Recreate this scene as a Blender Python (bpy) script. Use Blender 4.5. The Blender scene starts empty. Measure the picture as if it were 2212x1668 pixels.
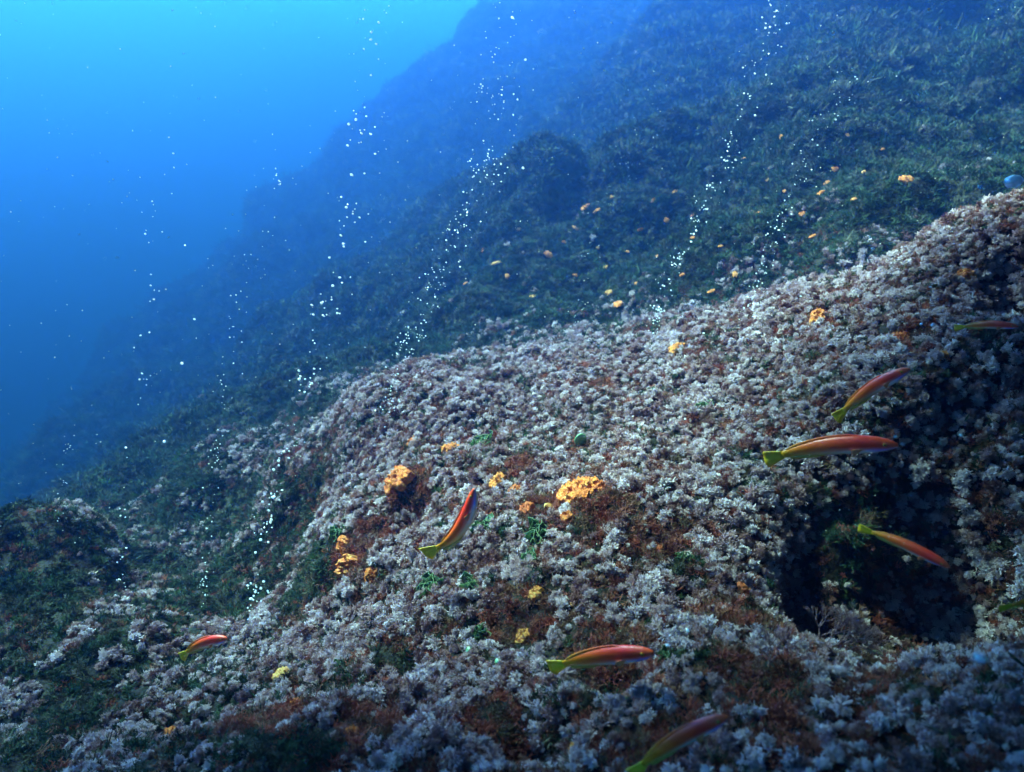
import bpy, math
import numpy as np
from mathutils import Vector, Matrix
from mathutils.bvhtree import BVHTree

sc = bpy.context.scene
COL = sc.collection

# ------------------------------------------------------------------ camera
HFOV = math.radians(75.0)
PITCH, ROLL = math.radians(15.0), math.radians(13.0)
FP = 1106.0 / math.tan(HFOV / 2)
cf = np.array([0, math.cos(PITCH), -math.sin(PITCH)])
_u0 = np.array([0, math.sin(PITCH), math.cos(PITCH)])
_r0 = np.array([1.0, 0, 0])
cr = math.cos(ROLL) * _r0 + math.sin(ROLL) * _u0
cu = math.cos(ROLL) * _u0 - math.sin(ROLL) * _r0
cam_d = bpy.data.cameras.new('camera')
cam = bpy.data.objects.new('camera', cam_d)
COL.objects.link(cam)
cam_d.sensor_width = 36.0
cam_d.lens = 18.0 / math.tan(HFOV / 2)
cam_d.clip_start, cam_d.clip_end = 0.02, 300
cam.matrix_world = Matrix(((cr[0], cu[0], -cf[0], 0), (cr[1], cu[1], -cf[1], 0),
                           (cr[2], cu[2], -cf[2], 0), (0, 0, 0, 1)))
cam_d.dof.use_dof = True
cam_d.dof.focus_distance = 1.7
cam_d.dof.aperture_fstop = 3.8
sc.camera = cam

# ------------------------------------------------------------------ world, sun, exposure
SUN = Vector((-0.70, 0.30, 0.60)).normalized()
w = bpy.data.worlds.new('World')
sc.world = w
w.use_nodes = True
nt = w.node_tree
bg = nt.nodes['Background']
sky = nt.nodes.new('ShaderNodeTexSky')
sky.sky_type = 'NISHITA'
sky.sun_disc = False
sky.sun_elevation = math.asin(SUN.z)
sky.sun_rotation = math.atan2(SUN.x, SUN.y)
nt.links.new(sky.outputs[0], bg.inputs[0])
bg.inputs[1].default_value = 0.05
sd = bpy.data.lights.new('sun', 'SUN')
sd.energy = 5.0
sd.angle = math.radians(18)
sd.color = (1.0, 0.77, 0.90)
so = bpy.data.objects.new('sun', sd)
COL.objects.link(so)
so.rotation_euler = SUN.to_track_quat('Z', 'Y').to_euler()
vs = sc.view_settings
vs.view_transform, vs.look, vs.gamma = 'Standard', 'None', 1.0
vs.exposure = 5.35
cy = sc.cycles
cy.max_bounces, cy.diffuse_bounces, cy.glossy_bounces = 6, 2, 2
cy.transmission_bounces, cy.volume_bounces, cy.transparent_max_bounces = 2, 1, 8
cy.use_denoising = True
cy.caustics_reflective = cy.caustics_refractive = False

HAZE_K = 0.13
HAZE_COL = (0.028, 0.086, 0.325)
HAZE_ABS = (0.0, 0.12, 0.04)
HAZE_G = 0.75

# ------------------------------------------------------------------ maths helpers
rng = np.random.default_rng(7)

def P(x, y, d):
    return d * (cf + (x - 1106.0) / FP * cr + (834.0 - y) / FP * cu)

def ray(x, y):
    v = P(x, y, 1.0)
    return Vector(v / np.linalg.norm(v))

_perm = np.random.default_rng(11).permutation(256)
_perm = np.concatenate([_perm, _perm, _perm])
_g3 = np.random.default_rng(12).normal(size=(256, 3))
_g3 /= np.linalg.norm(_g3, axis=1)[:, None]

def noise(p):
    pi = np.floor(p).astype(int)
    f = p - pi
    pi &= 255
    s = f * f * f * (f * (f * 6 - 15) + 10)
    out = 0
    for dx in (0, 1):
        for dy in (0, 1):
            for dz in (0, 1):
                h = _perm[_perm[_perm[(pi[:, 0] + dx) & 255] + ((pi[:, 1] + dy) & 255)] + ((pi[:, 2] + dz) & 255)]
                g = _g3[h]
                d = g[:, 0] * (f[:, 0] - dx) + g[:, 1] * (f[:, 1] - dy) + g[:, 2] * (f[:, 2] - dz)
                wgt = (s[:, 0] if dx else 1 - s[:, 0]) * (s[:, 1] if dy else 1 - s[:, 1]) * (s[:, 2] if dz else 1 - s[:, 2])
                out = out + d * wgt
    return out * 1.5

def fbm(p, o=3):
    a, t = 1.0, 0
    for i in range(o):
        t = t + a * noise(p * 2.03 ** i + 17.3 * i)
        a *= 0.5
    return t

def sstep(a, b, x):
    t = np.clip((x - a) / (b - a), 0, 1)
    return t * t * (3 - 2 * t)

def mesh_obj(name, verts, faces, mat=None, parent=None, smooth=True, link=True):
    me = bpy.data.meshes.new(name)
    me.from_pydata([tuple(v) for v in verts], [], [tuple(f) for f in faces])
    if smooth:
        me.shade_smooth()
    if mat:
        me.materials.append(mat)
    o = bpy.data.objects.new(name, me)
    if link:
        COL.objects.link(o)
    if parent:
        o.parent = parent
    return o

def grid_mesh(name, pts, mat):                          # pts (n, m, 3)
    n, m = pts.shape[:2]
    me = bpy.data.meshes.new(name)
    idx = np.arange(n * m).reshape(n, m)
    q = np.stack([idx[:-1, :-1], idx[1:, :-1], idx[1:, 1:], idx[:-1, 1:]], -1).reshape(-1, 4)
    me.vertices.add(n * m)
    me.vertices.foreach_set('co', pts.astype(np.float32).ravel())
    me.loops.add(q.size)
    me.loops.foreach_set('vertex_index', q.astype(np.int32).ravel())
    me.polygons.add(len(q))
    me.polygons.foreach_set('loop_start', np.arange(0, q.size, 4, dtype=np.int32))
    me.update(calc_edges=True)
    me.shade_smooth()
    me.materials.append(mat)
    o = bpy.data.objects.new(name, me)
    COL.objects.link(o)
    return o

def tag(o, label=None, cat=None, group=None, kind=None):
    if label: o['label'] = label
    if cat: o['category'] = cat
    if group: o['group'] = group
    if kind: o['kind'] = kind
    return o

# ------------------------------------------------------------------ materials
def new_mat(name):
    m = bpy.data.materials.new(name)
    m.use_nodes = True
    n = m.node_tree
    b = n.nodes['Principled BSDF']
    b.inputs['Roughness'].default_value = 0.8
    return m, n, b

def ramp(n, stops, interp='LINEAR'):
    r = n.nodes.new('ShaderNodeValToRGB')
    r.color_ramp.interpolation = interp
    e = r.color_ramp.elements
    while len(e) < len(stops):
        e.new(0.5)
    for k, (p, c) in enumerate(stops):
        e[k].position = p
        e[k].color = (*c, 1)
    return r

def tex_noise(n, scale, detail=4, coord='Object'):
    t = n.nodes.new('ShaderNodeTexNoise')
    t.inputs['Scale'].default_value = scale
    t.inputs['Detail'].default_value = detail
    tc = n.nodes.new('ShaderNodeTexCoord')
    n.links.new(tc.outputs[coord], t.inputs['Vector'])
    return t

def rock_mat():
    m, n, b = new_mat('reef_rock')
    t = tex_noise(n, 16, 8)
    r = ramp(n, [(0.3, (0.004, 0.005, 0.003)), (0.48, (0.012, 0.007, 0.005)), (0.58, (0.009, 0.011, 0.006)), (0.75, (0.025, 0.014, 0.010))])
    n.links.new(t.outputs['Fac'], r.inputs[0])
    n.links.new(r.outputs[0], b.inputs['Base Color'])
    b.inputs['Specular IOR Level'].default_value = 0.15
    t2 = tex_noise(n, 120, 5)
    bp = n.nodes.new('ShaderNodeBump')
    bp.inputs['Strength'].default_value = 0.8
    bp.inputs['Distance'].default_value = 0.01
    n.links.new(t2.outputs['Fac'], bp.inputs['Height'])
    n.links.new(bp.outputs[0], b.inputs['Normal'])
    return m

def algae_mat(name, cols, transl=0.25, scale=3.0):
    """colour varies from plant to plant and over the reef in broad patches"""
    m, n, b = new_mat(name)
    oi = n.nodes.new('ShaderNodeObjectInfo')
    t = n.nodes.new('ShaderNodeTexNoise')
    t.inputs['Scale'].default_value = scale
    t.inputs['Detail'].default_value = 3
    n.links.new(oi.outputs['Location'], t.inputs['Vector'])
    mx = n.nodes.new('ShaderNodeMix')
    mx.inputs[0].default_value = 0.55
    n.links.new(t.outputs['Fac'], mx.inputs[2])
    n.links.new(oi.outputs['Random'], mx.inputs[3])
    k = len(cols)
    r = ramp(n, [(0.22 + 0.56 * i / (k - 1), c) for i, c in enumerate(cols)])
    n.links.new(mx.outputs[0], r.inputs[0])
    n.links.new(r.outputs[0], b.inputs['Base Color'])
    b.inputs['Roughness'].default_value = 0.7
    b.inputs['Specular IOR Level'].default_value = 0.2
    tr = n.nodes.new('ShaderNodeBsdfTranslucent')
    n.links.new(r.outputs[0], tr.inputs['Color'])
    ms = n.nodes.new('ShaderNodeMixShader')
    ms.inputs[0].default_value = transl
    n.links.new(b.outputs[0], ms.inputs[1])
    n.links.new(tr.outputs[0], ms.inputs[2])
    n.links.new(ms.outputs[0], n.nodes['Material Output'].inputs['Surface'])
    return m

M_ROCK = rock_mat()

# ------------------------------------------------------------------ the seabed
CT = [  # (column, row, distance) read off the photograph, turned into points of one real surface
    # near foreground
    (0, 1668, 1.3), (300, 1668, 1.15), (600, 1668, 1.02), (900, 1668, .92), (1200, 1668, .87), (1500, 1668, .84), (1800, 1668, .8), (2212, 1668, .74),
    (0, 1400, 1.75), (250, 1480, 1.5), (540, 1500, 1.38), (800, 1450, 1.35), (1050, 1430, 1.25), (1300, 1420, 1.13), (1550, 1420, 1.06), (1800, 1480, .98), (2212, 1400, .9),
    # ledge on the left
    (350, 1410, 1.67), (540, 1400, 1.69), (700, 1400, 1.64), (300, 1345, 1.78), (540, 1335, 1.83), (740, 1335, 1.8), (820, 1300, 1.65),
    # the lit mound
    (780, 1180, 1.68), (900, 1050, 1.82), (680, 1130, 2.0), (640, 1010, 2.35), (760, 880, 2.5), (950, 800, 2.6), (1200, 745, 2.65), (1400, 735, 2.5),
    (1500, 665, 2.5), (1750, 620, 2.35), (2000, 530, 2.1), (2212, 430, 1.9),
    (1050, 960, 2.05), (1250, 900, 2.1), (1500, 900, 1.9), (1800, 800, 1.8), (2100, 700, 1.6), (1150, 1150, 1.55), (1000, 1250, 1.47), (1350, 1100, 1.5), (1500, 1200, 1.35),
    (1750, 1050, 1.45), (2050, 950, 1.32), (2212, 1100, 1.1), (1700, 1270, 1.22), (2212, 800, 1.45), (2212, 620, 1.7),
    # hollow right
    (1950, 1290, 1.5), (2050, 1340, 1.4), (1850, 1330, 1.35),
    # valley behind the ledge, knob
    (620, 1290, 2.1), (420, 1280, 2.2), (520, 1150, 2.6), (430, 1010, 2.9), (500, 985, 3.0), (330, 1130, 2.8), (250, 1290, 2.2),
    (20, 1195, 2.35), (120, 1190, 2.3), (160, 1250, 2.2), (40, 1280, 2.0),
    # ridge behind the mound
    (1300, 685, 3.7), (1050, 690, 4.0), (1600, 560, 3.5), (1900, 460, 3.3), (950, 620, 5.2), (1020, 470, 5.59), (1200, 330, 5.72), (1400, 280, 5.59), (1250, 500, 4.94), (1500, 420, 4.81),
    (1560, 300, 5.2), (1650, 215, 5.33), (1850, 165, 5.07), (2212, 250, 4.42), (1800, 330, 4.42), (2100, 330, 3.77),
    (2000, 90, 6.11), (2212, 50, 5.85),
    # far slope
    (1000, 200, 15), (1080, 30, 18), (1400, 120, 13), (1700, 60, 11), (980, 110, 18.5), (800, 250, 18), (650, 370, 18), (800, 500, 12), (560, 530, 18), (600, 700, 8.5),
    (400, 690, 21), (200, 880, 20), (350, 930, 7), (0, 1080, 17), (120, 1100, 6),
]
pts = [P(*c) for c in CT]
pts += [np.array(v, float) for v in [
    # hidden sides and the slope outside the picture
    (-1.75, 1.9, -1.95), (-2.3, 2.5, -2.3), (-2.2, 1.2, -2.1), (-1.6, .5, -1.7), (-.9, .3, -1.4), (0, .2, -.9), (.6, .2, -.55), (1.2, .5, -.2), (1.8, 1.0, .3), (2.4, 2, 1.0),
    (.1, 3.1, -.66), (.9, 3.0, -.27), (-.5, 3.2, -.95), (1.6, 2.9, .06),
    (-7.5, 5.5, -7.4), (-13, 15, -12), (-13, 22, -11), (-18, 12, -18), (-20, 28, -18), (-4.6, 2.2, -4.6), (-5, 0, -5.2),
    (.2, 6.6, .2), (1.3, 6.6, 1.1), (2.8, 6.2, 1.8), (.0, 9, .9), (1.5, 12, 3.4), (4, 12, 5.2), (3.4, 8, 3.2), (4, 6, 2.8), (4, 3, 1.9), (6, 8, 4.6), (7, 3, 4.0), (3.5, 0, 1.2), (7, -2, 3.2),
    (-7, 28, -3), (1, 24, 7.0), (6, 22, 8.6), (-20, 44, -14), (0, 44, 7), (18, 44, 9), (16, 12, 8), (-40, 20, -30), (-50, 50, -30), (40, 30, 9), (0, -3, -1), (-5, -3, -5)]]
pts = np.array(pts)
cp, cz = pts[:, :2], pts[:, 2]
def _k(d2):
    return 0.5 * d2 * np.log(d2 + 1e-12)
n_ = len(cp)
# thin-plate spline on log-compressed ground coordinates (even weight near and far)
def _warp(xy):
    rr = np.linalg.norm(xy, axis=1) + 1e-9
    return xy * (np.log1p(rr / 1.2) / rr)[:, None]
cw = _warp(cp)
A = np.zeros((n_ + 3, n_ + 3))
A[:n_, :n_] = _k(((cw[:, None] - cw[None]) ** 2).sum(-1)) + np.eye(n_) * 2e-3
A[:n_, n_:] = np.c_[np.ones(n_), cw]
A[n_:, :n_] = A[:n_, n_:].T
rn = np.linalg.norm(cp, axis=1) + 0.6
sol = np.linalg.solve(A, np.r_[cz / rn, 0, 0, 0])
def ground(xy):
    out = np.empty(len(xy))
    for i in range(0, len(xy), 60000):
        q = xy[i:i + 60000]
        qw = _warp(q)
        v = _k(((qw[:, None] - cw[None]) ** 2).sum(-1)) @ sol[:n_] + sol[n_] + qw @ sol[n_ + 1:]
        out[i:i + 60000] = v * (np.linalg.norm(q, axis=1) + 0.6)
    return np.where(out > 8.5, 8.5 + 1.0 * np.tanh((out - 8.5) / 1.0), out)

NA, NR = 820, 680
az = np.radians(np.linspace(-112, 112, NA))
rad = 0.22 * (60 / 0.22) ** np.linspace(0, 1, NR)
gx = np.sin(az)[:, None] * rad[None]
gy = np.cos(az)[:, None] * rad[None]
xy = np.c_[gx.ravel(), gy.ravel()]
z = ground(xy)
V = np.c_[xy, z].reshape(NA, NR, 3)
def normals(V):
    a = np.gradient(V, axis=0)
    b = np.gradient(V, axis=1)
    nn = np.cross(b, a)
    nn /= np.linalg.norm(nn, axis=2)[..., None] + 1e-12
    return np.where(nn[..., 2:3] < 0, -nn, nn)
N = normals(V)
Q = V.reshape(-1, 3)
R_ = np.linalg.norm(Q, axis=1)
far = sstep(2.2, 5.0, R_)
disp = noise(Q * 0.35 + 8) * .7 * sstep(6, 12, R_) + noise(Q * 0.9) * (0.2 * far + .2 * sstep(6, 12, R_)) + noise(Q * 2.2 + 5) * (0.045 + 0.10 * far) + noise(Q * 5.1 + 9) * (0.028 + 0.03 * far)
disp += (np.abs(noise(Q * 11 + 3)) - .25) * (0.022 + 0.012 * far) + noise(Q * 26) * 0.009 + noise(Q * 60) * 0.004
for hx, hy, hd, hr, dep in ((1960, 1300, 1.28, .20, .20), (2110, 1390, 1.15, .20, .20), (880, 1105, 1.8, .065, .10), (1330, 1500, 1.05, .05, .05), (1100, 1560, .95, .07, .06),
                            (1180, 1580, .95, .05, .06), (50, 1240, 2.2, .26, -.22), (2190, 800, 1.42, .1, .1), (2190, 600, 1.7, .1, .1), (2000, 1010, 1.35, .05, .05), (860, 1500, 1.3, .08, .07), (420, 1560, 1.35, .08, .08), (1500, 1300, 1.25, .05, .05)):
    hc = P(hx, hy, hd)
    dd = np.linalg.norm((Q - hc) * [1, 1, .7], axis=1)
    disp = disp - dep * np.exp(-(dd / hr) ** 2)
V = (Q + N.reshape(-1, 3) * disp[:, None]).reshape(NA, NR, 3)
N = normals(V)
seabed = grid_mesh('seabed', V, M_ROCK)
tag(seabed, kind='structure')
TREE = BVHTree.FromPolygons([tuple(v) for v in V[::2, ::2].reshape(-1, 3)],
                            [(i * NR2 + j, (i + 1) * NR2 + j, (i + 1) * NR2 + j + 1, i * NR2 + j + 1)
                             for NR2 in [len(range(0, NR, 2))] for i in range(len(range(0, NA, 2)) - 1) for j in range(NR2 - 1)])
def hit(x, y):
    h = TREE.ray_cast(Vector((0, 0, 0)), ray(x, y))
    return h[0], h[1]
def project(p):
    p = np.asarray(p)
    d = p @ cf
    return np.stack([1106 + FP * (p @ cr) / d, 834 - FP * (p @ cu) / d, d], -1)

# ------------------------------------------------------------------ added shelf out of view above the camera, shaped to shade the foreground
def shade_shelf():
    nA, nL = 150, 44
    out = np.zeros((nA + 1, nL, 3))
    ctrl = [(-180, 2.8), (-165, 2.6), (-140, 2.4), (-90, 2.4), (-45, 3.0), (-15, 4.2), (0, 4.3), (20, 3.6), (45, 2.8), (65, 2.4), (83, 2.42), (96, 2.44), (110, 2.36), (120, 2.44), (131, 2.64), (139, 3.2), (143, 3.6), (146, 4.1), (149, 4.7), (158, 4.5), (168, 3.7), (180, 2.8)]  # outline drawn so its shade surrounds the sunlit pool on the mound
    ca, cr_ = np.array(ctrl).T
    for i in range(nA + 1):
        a = -180 + 360 * (i % nA) / nA
        R = np.interp(a, ca, cr_)
        R += 0.22 * math.sin(math.radians(a) * 7 + 1) + 0.1 * math.sin(math.radians(a) * 13)
        for j in range(nL):
            t = math.pi * j / (nL - 1)
            rr = R * math.sin(t) ** 0.55
            out[i, j] = (0.15 + rr * math.cos(math.radians(a)), 0.1 + rr * math.sin(math.radians(a)),
                         1.16 + 0.26 * math.cos(t) + 0.22 * max(0, rr * math.cos(math.radians(a)) - 1.0))
    q = out.reshape(-1, 3)
    d = noise(q * 1.7 + 40) * 0.16 + noise(q * 4.5 + 20) * 0.07 + noise(q * 12) * 0.025
    q = q + np.c_[d * 0.4, d * 0.4, d]
    o = grid_mesh('shade_shelf', q.reshape(out.shape), M_ROCK)
    tag(o, kind='structure')
shade_shelf()

# ------------------------------------------------------------------ things standing on the reef: where they are
SPONGE = [  # column, row, radius in photo pixels, tone 0 orange .. 1 yellow, label
    (1255, 1075, 42, .45, 'largest bright orange sponge, two lobed, in the middle of the lit mound'),
    (1296, 1062, 24, .1, 'rust orange crust touching the right side of the largest sponge'),
    (1228, 1122, 17, .5, 'small yellow orange crust just below the largest sponge'),
    (806, 1246, 17, .25, 'flat dull orange crust right of the sponge pair on the brown left flank'),
    (1115, 1065, 15, .15, 'rusty crust just below and right of the pale orange sponge by the curved fish'),
    (1080, 1045, 22, .55, 'pale orange sponge on the lit mound beside the curved fish head'),
    (865, 1040, 28, .2, 'deep orange sponge under the small dark hollow left of the curved fish'),
    (975, 975, 17, .35, 'orange sponge among pale algae above and left of the curved fish'),
    (755, 1228, 31, .35, 'knobbly orange sponge, lower and larger of the pair on the brown left flank'),
    (748, 1183, 20, .4, 'small orange sponge, upper one of the pair on the brown left flank'),
    (1140, 1103, 17, .1, 'reddish sponge between the largest orange sponge and the curved fish'),
    (1184, 1097, 8, 1., 'tiny yellow sponge ball just left of the largest orange sponge'),
    (1160, 1285, 14, .7, 'yellow sponge below the dark green peacock weed on the mound'),
    (1240, 1306, 9, .9, 'small yellow sponge right of the sponge below the peacock weed'),
    (1130, 1377, 15, .75, 'yellow and orange sponge above the tail of the lowest central fish'),
    (1465, 760, 19, .6, 'yellowish sponge on the mound crest where bubbles rise'),
    (890, 958, 10, .2, 'small orange sponge at the left rim of the lit mound'),
    (2035, 775, 15, .55, 'yellow orange sponge below the topmost right fish'),
    (1945, 735, 16, .05, 'dull red brown sponge left of the topmost right fish'),
    (2085, 598, 17, .5, 'dim yellow sponge on the dark right slope above the fish'),
    (1768, 690, 19, .35, 'flat tan orange sponge on the right part of the crest'),
    (610, 1463, 19, .95, 'pale yellow sponge below the smallest fish on the left'),
    (370, 1595, 20, .35, 'tall orange sponge in the dark lower left corner'),
    (640, 1528, 16, .15, 'dim rusty sponge in the dark lower part of the ledge'),
    (760, 1588, 15, .2, 'small rusty orange sponge near the bottom edge of the ledge'),
    (1250, 1622, 18, .85, 'yellow sponge left of the fish at the bottom edge'),
    (1230, 1655, 13, .2, 'orange sponge cut by the bottom edge beside a yellow one'),
    (1602, 1275, 12, .05, 'red orange sponge in the brown patch left of the dark hollow'),
    (1972, 1420, 10, .5, 'dim orange sponge inside the dark hollow on the right'),
    (1425, 1190, 9, .1, 'small rusty sponge in the red brown patch right of centre'),
]
RIDGE = [(1270, 455, 11), (1292, 462, 7), (1185, 556, 9), (1075, 578, 11), (1097, 604, 7), (1440, 481, 6), (1410, 440, 6), (1338, 668, 13), (1318, 640, 9), (1590, 602, 8),
         (1780, 425, 8), (1786, 405, 8), (1958, 397, 12), (1662, 396, 5), (1340, 312, 6), (1802, 372, 6), (1690, 302, 5), (1500, 522, 5), (1122, 500, 5), (1356, 552, 5), (1240, 602, 5),
         (1240, 500, 6), (1385, 500, 5), (1310, 585, 6), (1610, 350, 5), (1735, 470, 6), (1830, 300, 5), (1480, 600, 5), (1150, 650, 7), (1850, 440, 6), (1215, 530, 5), (1425, 560, 4), (1500, 470, 4), (1325, 430, 5), (1560, 540, 5), (1640, 470, 4), (1700, 420, 5), (1760, 520, 6), (1870, 380, 5), (1905, 330, 4), (1050, 545, 5), (1380, 620, 5), (1540, 640, 7), (1290, 540, 4), (1460, 420, 5), (1010, 620, 5)]
WEED = [(1165, 1160, 30, 'large dark green peacock weed rosette at the centre of the mound'),
        (1150, 1212, 22, 'smaller green peacock weed just below the large one on the mound'),
        (938, 1272, 29, 'round dark green weed rosette holding a pale green ball'),
        (1020, 1277, 25, 'round dark green weed rosette right of the one holding a ball'),
        (1045, 962, 22, 'dark green weed tuft above the curved fish on the lit mound'),
        (1048, 1140, 22, 'green frilly weed between the curved fish and the peacock weed'),
        (1040, 1385, 26, 'dark green weed clump beside the small green balls at the lower middle'),
        (1525, 886, 17, 'bright green weed on the upper right part of the mound'),
        (1412, 850, 13, 'small yellow green weed near the top of the mound'),
        (1478, 1215, 20, 'green weed beside the red brown patch right of centre'),
        (1445, 1425, 20, 'yellow green weed in front of the snout of the lowest central fish'),
        (735, 1440, 15, 'bright green weed sprig on the left ledge'),
        (480, 1545, 15, 'green weed sprig in the dark lower left'),
        (735, 1155, 18, 'dark green weed on the brown left flank above the sponge pair')]
BALL = [(938, 1268, 7, 'pale green algae ball nested in a round weed rosette'),
        (1018, 1411, 9, 'green algae ball, left and upper of two at the lower middle'),
        (1080, 1434, 8, 'teal green algae ball, right and lower of two at the lower middle'),
        (1258, 962, 15, 'olive disc shaped alga standing on the upper lit mound')]
TWIG = [(1770, 1400, 120, 42, 'large feathery red branching alga at the lip of the dark hollow'),
        (1660, 1440, 110, -5, 'thin mauve branching alga left of the dark hollow'),
        (1330, 1400, 40, -15, 'thin pale forked alga above the lowest central fish'),
        (1200, 1240, 36, 20, 'thin mauve forked alga below the peacock weed')]
clear = []                                              # no turf grows here: centre, radius
def spot(x, y):
    h, nrm = hit(x, y)
    d = h.dot(Vector(cf))
    return h, nrm, d

PATCH = [(1300, 1090, 75), (1180, 1100, 60), (780, 1200, 75), (1400, 1170, 60), (1480, 1130, 35), (1300, 1390, 60), (1120, 1330, 60), (1560, 1330, 90), (1240, 980, 22), (900, 1060, 50), (1110, 1010, 40),
         (1330, 1500, 60), (600, 1560, 90), (1650, 1470, 80), (1050, 1560, 70), (860, 1400, 30), (1700, 1600, 60), (1960, 720, 40), (1450, 860, 22), (1300, 830, 20), (960, 880, 24), (800, 1560, 70), (1440, 1600, 60)]
red_c, red_r = [], []
for x, y, r in PATCH:
    h, _, d = spot(x, y)
    red_c.append(h)
    red_r.append(1.25 * r * d / FP)
red_c, red_r = np.array(red_c), np.array(red_r)
grn_c, grn_r = [], []
for x, y, r in [(650, 1110, 100), (670, 1260, 95), (560, 1300, 70), (470, 1250, 110), (330, 1240, 90), (1480, 1230, 50), (1540, 1420, 40), (60, 1300, 130), (170, 1450, 120), (640, 1650, 120), (2130, 720, 45), (880, 1440, 40)]:
    h, _, d = spot(x, y)
    grn_c.append(h)
    grn_r.append(r * d / FP)
grn_c, grn_r = np.array(grn_c), np.array(grn_r)
for x, y, r, *_ in SPONGE:
    h, _, d = spot(x, y)
    clear.append((h, 0.62 * r * d / FP))
for x, y, r in RIDGE:
    h, _, d = spot(x, y)
    clear.append((h, 0.9 * r * d / FP + .01))
for x, y, r, _ in WEED + BALL:
    h, _, d = spot(x, y)
    clear.append((h, 0.7 * r * d / FP))
cl_c = np.array([c[0] for c in clear])
cl_r = np.array([c[1] for c in clear])

# ------------------------------------------------------------------ algae turf
SRC = bpy.data.collections.new('turf_sources')
def tube(vs_, fs, p, q, r0, r1, k=3):
    a = (q - p).normalized()
    e1 = a.orthogonal().normalized()
    e2 = a.cross(e1)
    b = len(vs_)
    for c, r in ((p, r0), (q, r1)):
        for i in range(k):
            t = 2 * math.pi * i / k
            vs_.append(c + (e1 * math.cos(t) + e2 * math.sin(t)) * r)
    for i in range(k):
        j = (i + 1) % k
        fs.append((b + i, b + j, b + k + j, b + k + i))
    fs.append(tuple(range(b + k, b + 2 * k)))

def rv(r, s=1.0):
    return Vector(r.normal(0, s, 3))

def tuft(r, n, spread, stalk, tips, rad, tiprad, fork=0.5):
    vs_, fs = [], []
    for _ in range(n):
        d = Vector((r.normal(0, spread), r.normal(0, spread), 1)).normalized()
        base = Vector((r.normal(0, .22), r.normal(0, .22), -0.15))
        L = stalk * r.uniform(.6, 1.1)
        m = base + (d + rv(r, .15)) * L
        tube(vs_, fs, base, m, rad, rad * .9)
        for _ in range(tips):
            t = m + (d + rv(r, fork)).normalized() * L * r.uniform(.45, .9)
            tube(vs_, fs, m, t, rad * .85, tiprad)
    return vs_, fs

def dome(r, n, tips):
    vs_, fs = [], []
    w0 = r.uniform(.019, .03)
    lump = [(Vector((r.normal(), r.normal(), abs(r.normal()) + .25)).normalized(), r.uniform(.6, 1.15)) for _ in range(r.integers(3, 10))]
    for _ in range(n):
        d = Vector((r.normal(0, .8), r.normal(0, .8), 1.0 * abs(r.normal()) + .25)).normalized()
        rr = max(w * (.55 + .5 * max(0, d.dot(c)) ** 6) for c, w in lump) * .72
        base = d * .12 - Vector((0, 0, .1))
        m = d * rr * r.uniform(.55, .72) + rv(r, .04)
        tube(vs_, fs, base, m, w0, w0)
        for _ in range(tips):
            t = m + (d * .8 + rv(r, .62)).normalized() * rr * r.uniform(.28, .5)
            tube(vs_, fs, m, t, w0, w0 * 1.35)
    return vs_, fs

def poisson(p, rad):
    cell, keep = {}, np.zeros(len(p), bool)
    for i in range(len(p)):
        x, q = p[i], rad[i]
        lv = int(np.log2(q) * 2)
        g = 2.0 ** ((lv + 1) / 2)
        k = np.floor(x / g).astype(int)
        ok = True
        for a in (-1, 0, 1):
            for b in (-1, 0, 1):
                for c in (-1, 0, 1):
                    for j in cell.get((lv, k[0] + a, k[1] + b, k[2] + c), ()):
                        dx = p[j] - x
                        if dx[0] * dx[0] + dx[1] * dx[1] + dx[2] * dx[2] < q * q:
                            ok = False
                            break
                    if not ok: break
                if not ok: break
            if not ok: break
        if ok:
            cell.setdefault((lv, k[0], k[1], k[2]), []).append(i)
            keep[i] = True
    return keep

def blades(r, n, spread, L, wd):
    vs_, fs = [], []
    for _ in range(n):
        d = Vector((r.normal(0, spread), r.normal(0, spread), 1)).normalized()
        s = d.orthogonal().normalized()
        s.rotate(Matrix.Rotation(r.uniform(0, 6.3), 3, d))
        p = Vector((r.normal(0, .25), r.normal(0, .25), -.1))
        l = L * r.uniform(.5, 1.1)
        bend = rv(r, .3)
        b = len(vs_)
        for k, ww in enumerate((.35, 1, .9, .25)):
            t = k / 3
            c = p + d * l * t + bend * l * t * t
            vs_ += [c - s * wd * ww, c + s * wd * ww]
        for k in range(3):
            fs.append((b + 2 * k, b + 2 * k + 1, b + 2 * k + 3, b + 2 * k + 2))
    return vs_, fs

def source_set(name, maker, mat, n):
    c = bpy.data.collections.new(name)
    for i in range(n):
        v, f = maker(np.random.default_rng(100 + i))
        o = mesh_obj(name, v, f, mat, smooth=False, link=False)
        c.objects.link(o)
    return c

M_PALE = algae_mat('pale_coralline', [(.20, .085, .085), (.37, .225, .245), (.50, .375, .415), (.66, .545, .585), (.38, .25, .275)], .25, 5)
M_RED = algae_mat('red_brown_algae', [(.07, .022, .014), (.20, .05, .035), (.36, .085, .055), (.26, .11, .075), (.08, .06, .03), (.22, .08, .08)], .2, 6)
M_GREEN = algae_mat('green_brown_algae', [(.008, .022, .012), (.02, .052, .026), (.045, .08, .036), (.04, .036, .02), (.12, .12, .085)], .25, 4)
S_PALE = source_set('pale_tuft', lambda r: dome(r, int(r.integers(45, 110)), 3), M_PALE, 11)
S_RED = source_set('brown_tuft', lambda r: tuft(r, 46, .75, .42, 2, .026, .012, .7), M_RED, 6)
S_GREEN = source_set('green_tuft', lambda r: blades(r, 45, .8, .8, .05) if r.random() < .2 else tuft(r, int(r.integers(30, 60)), .8, .42, 3, .028, .016, .8), M_GREEN, 9)

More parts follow.
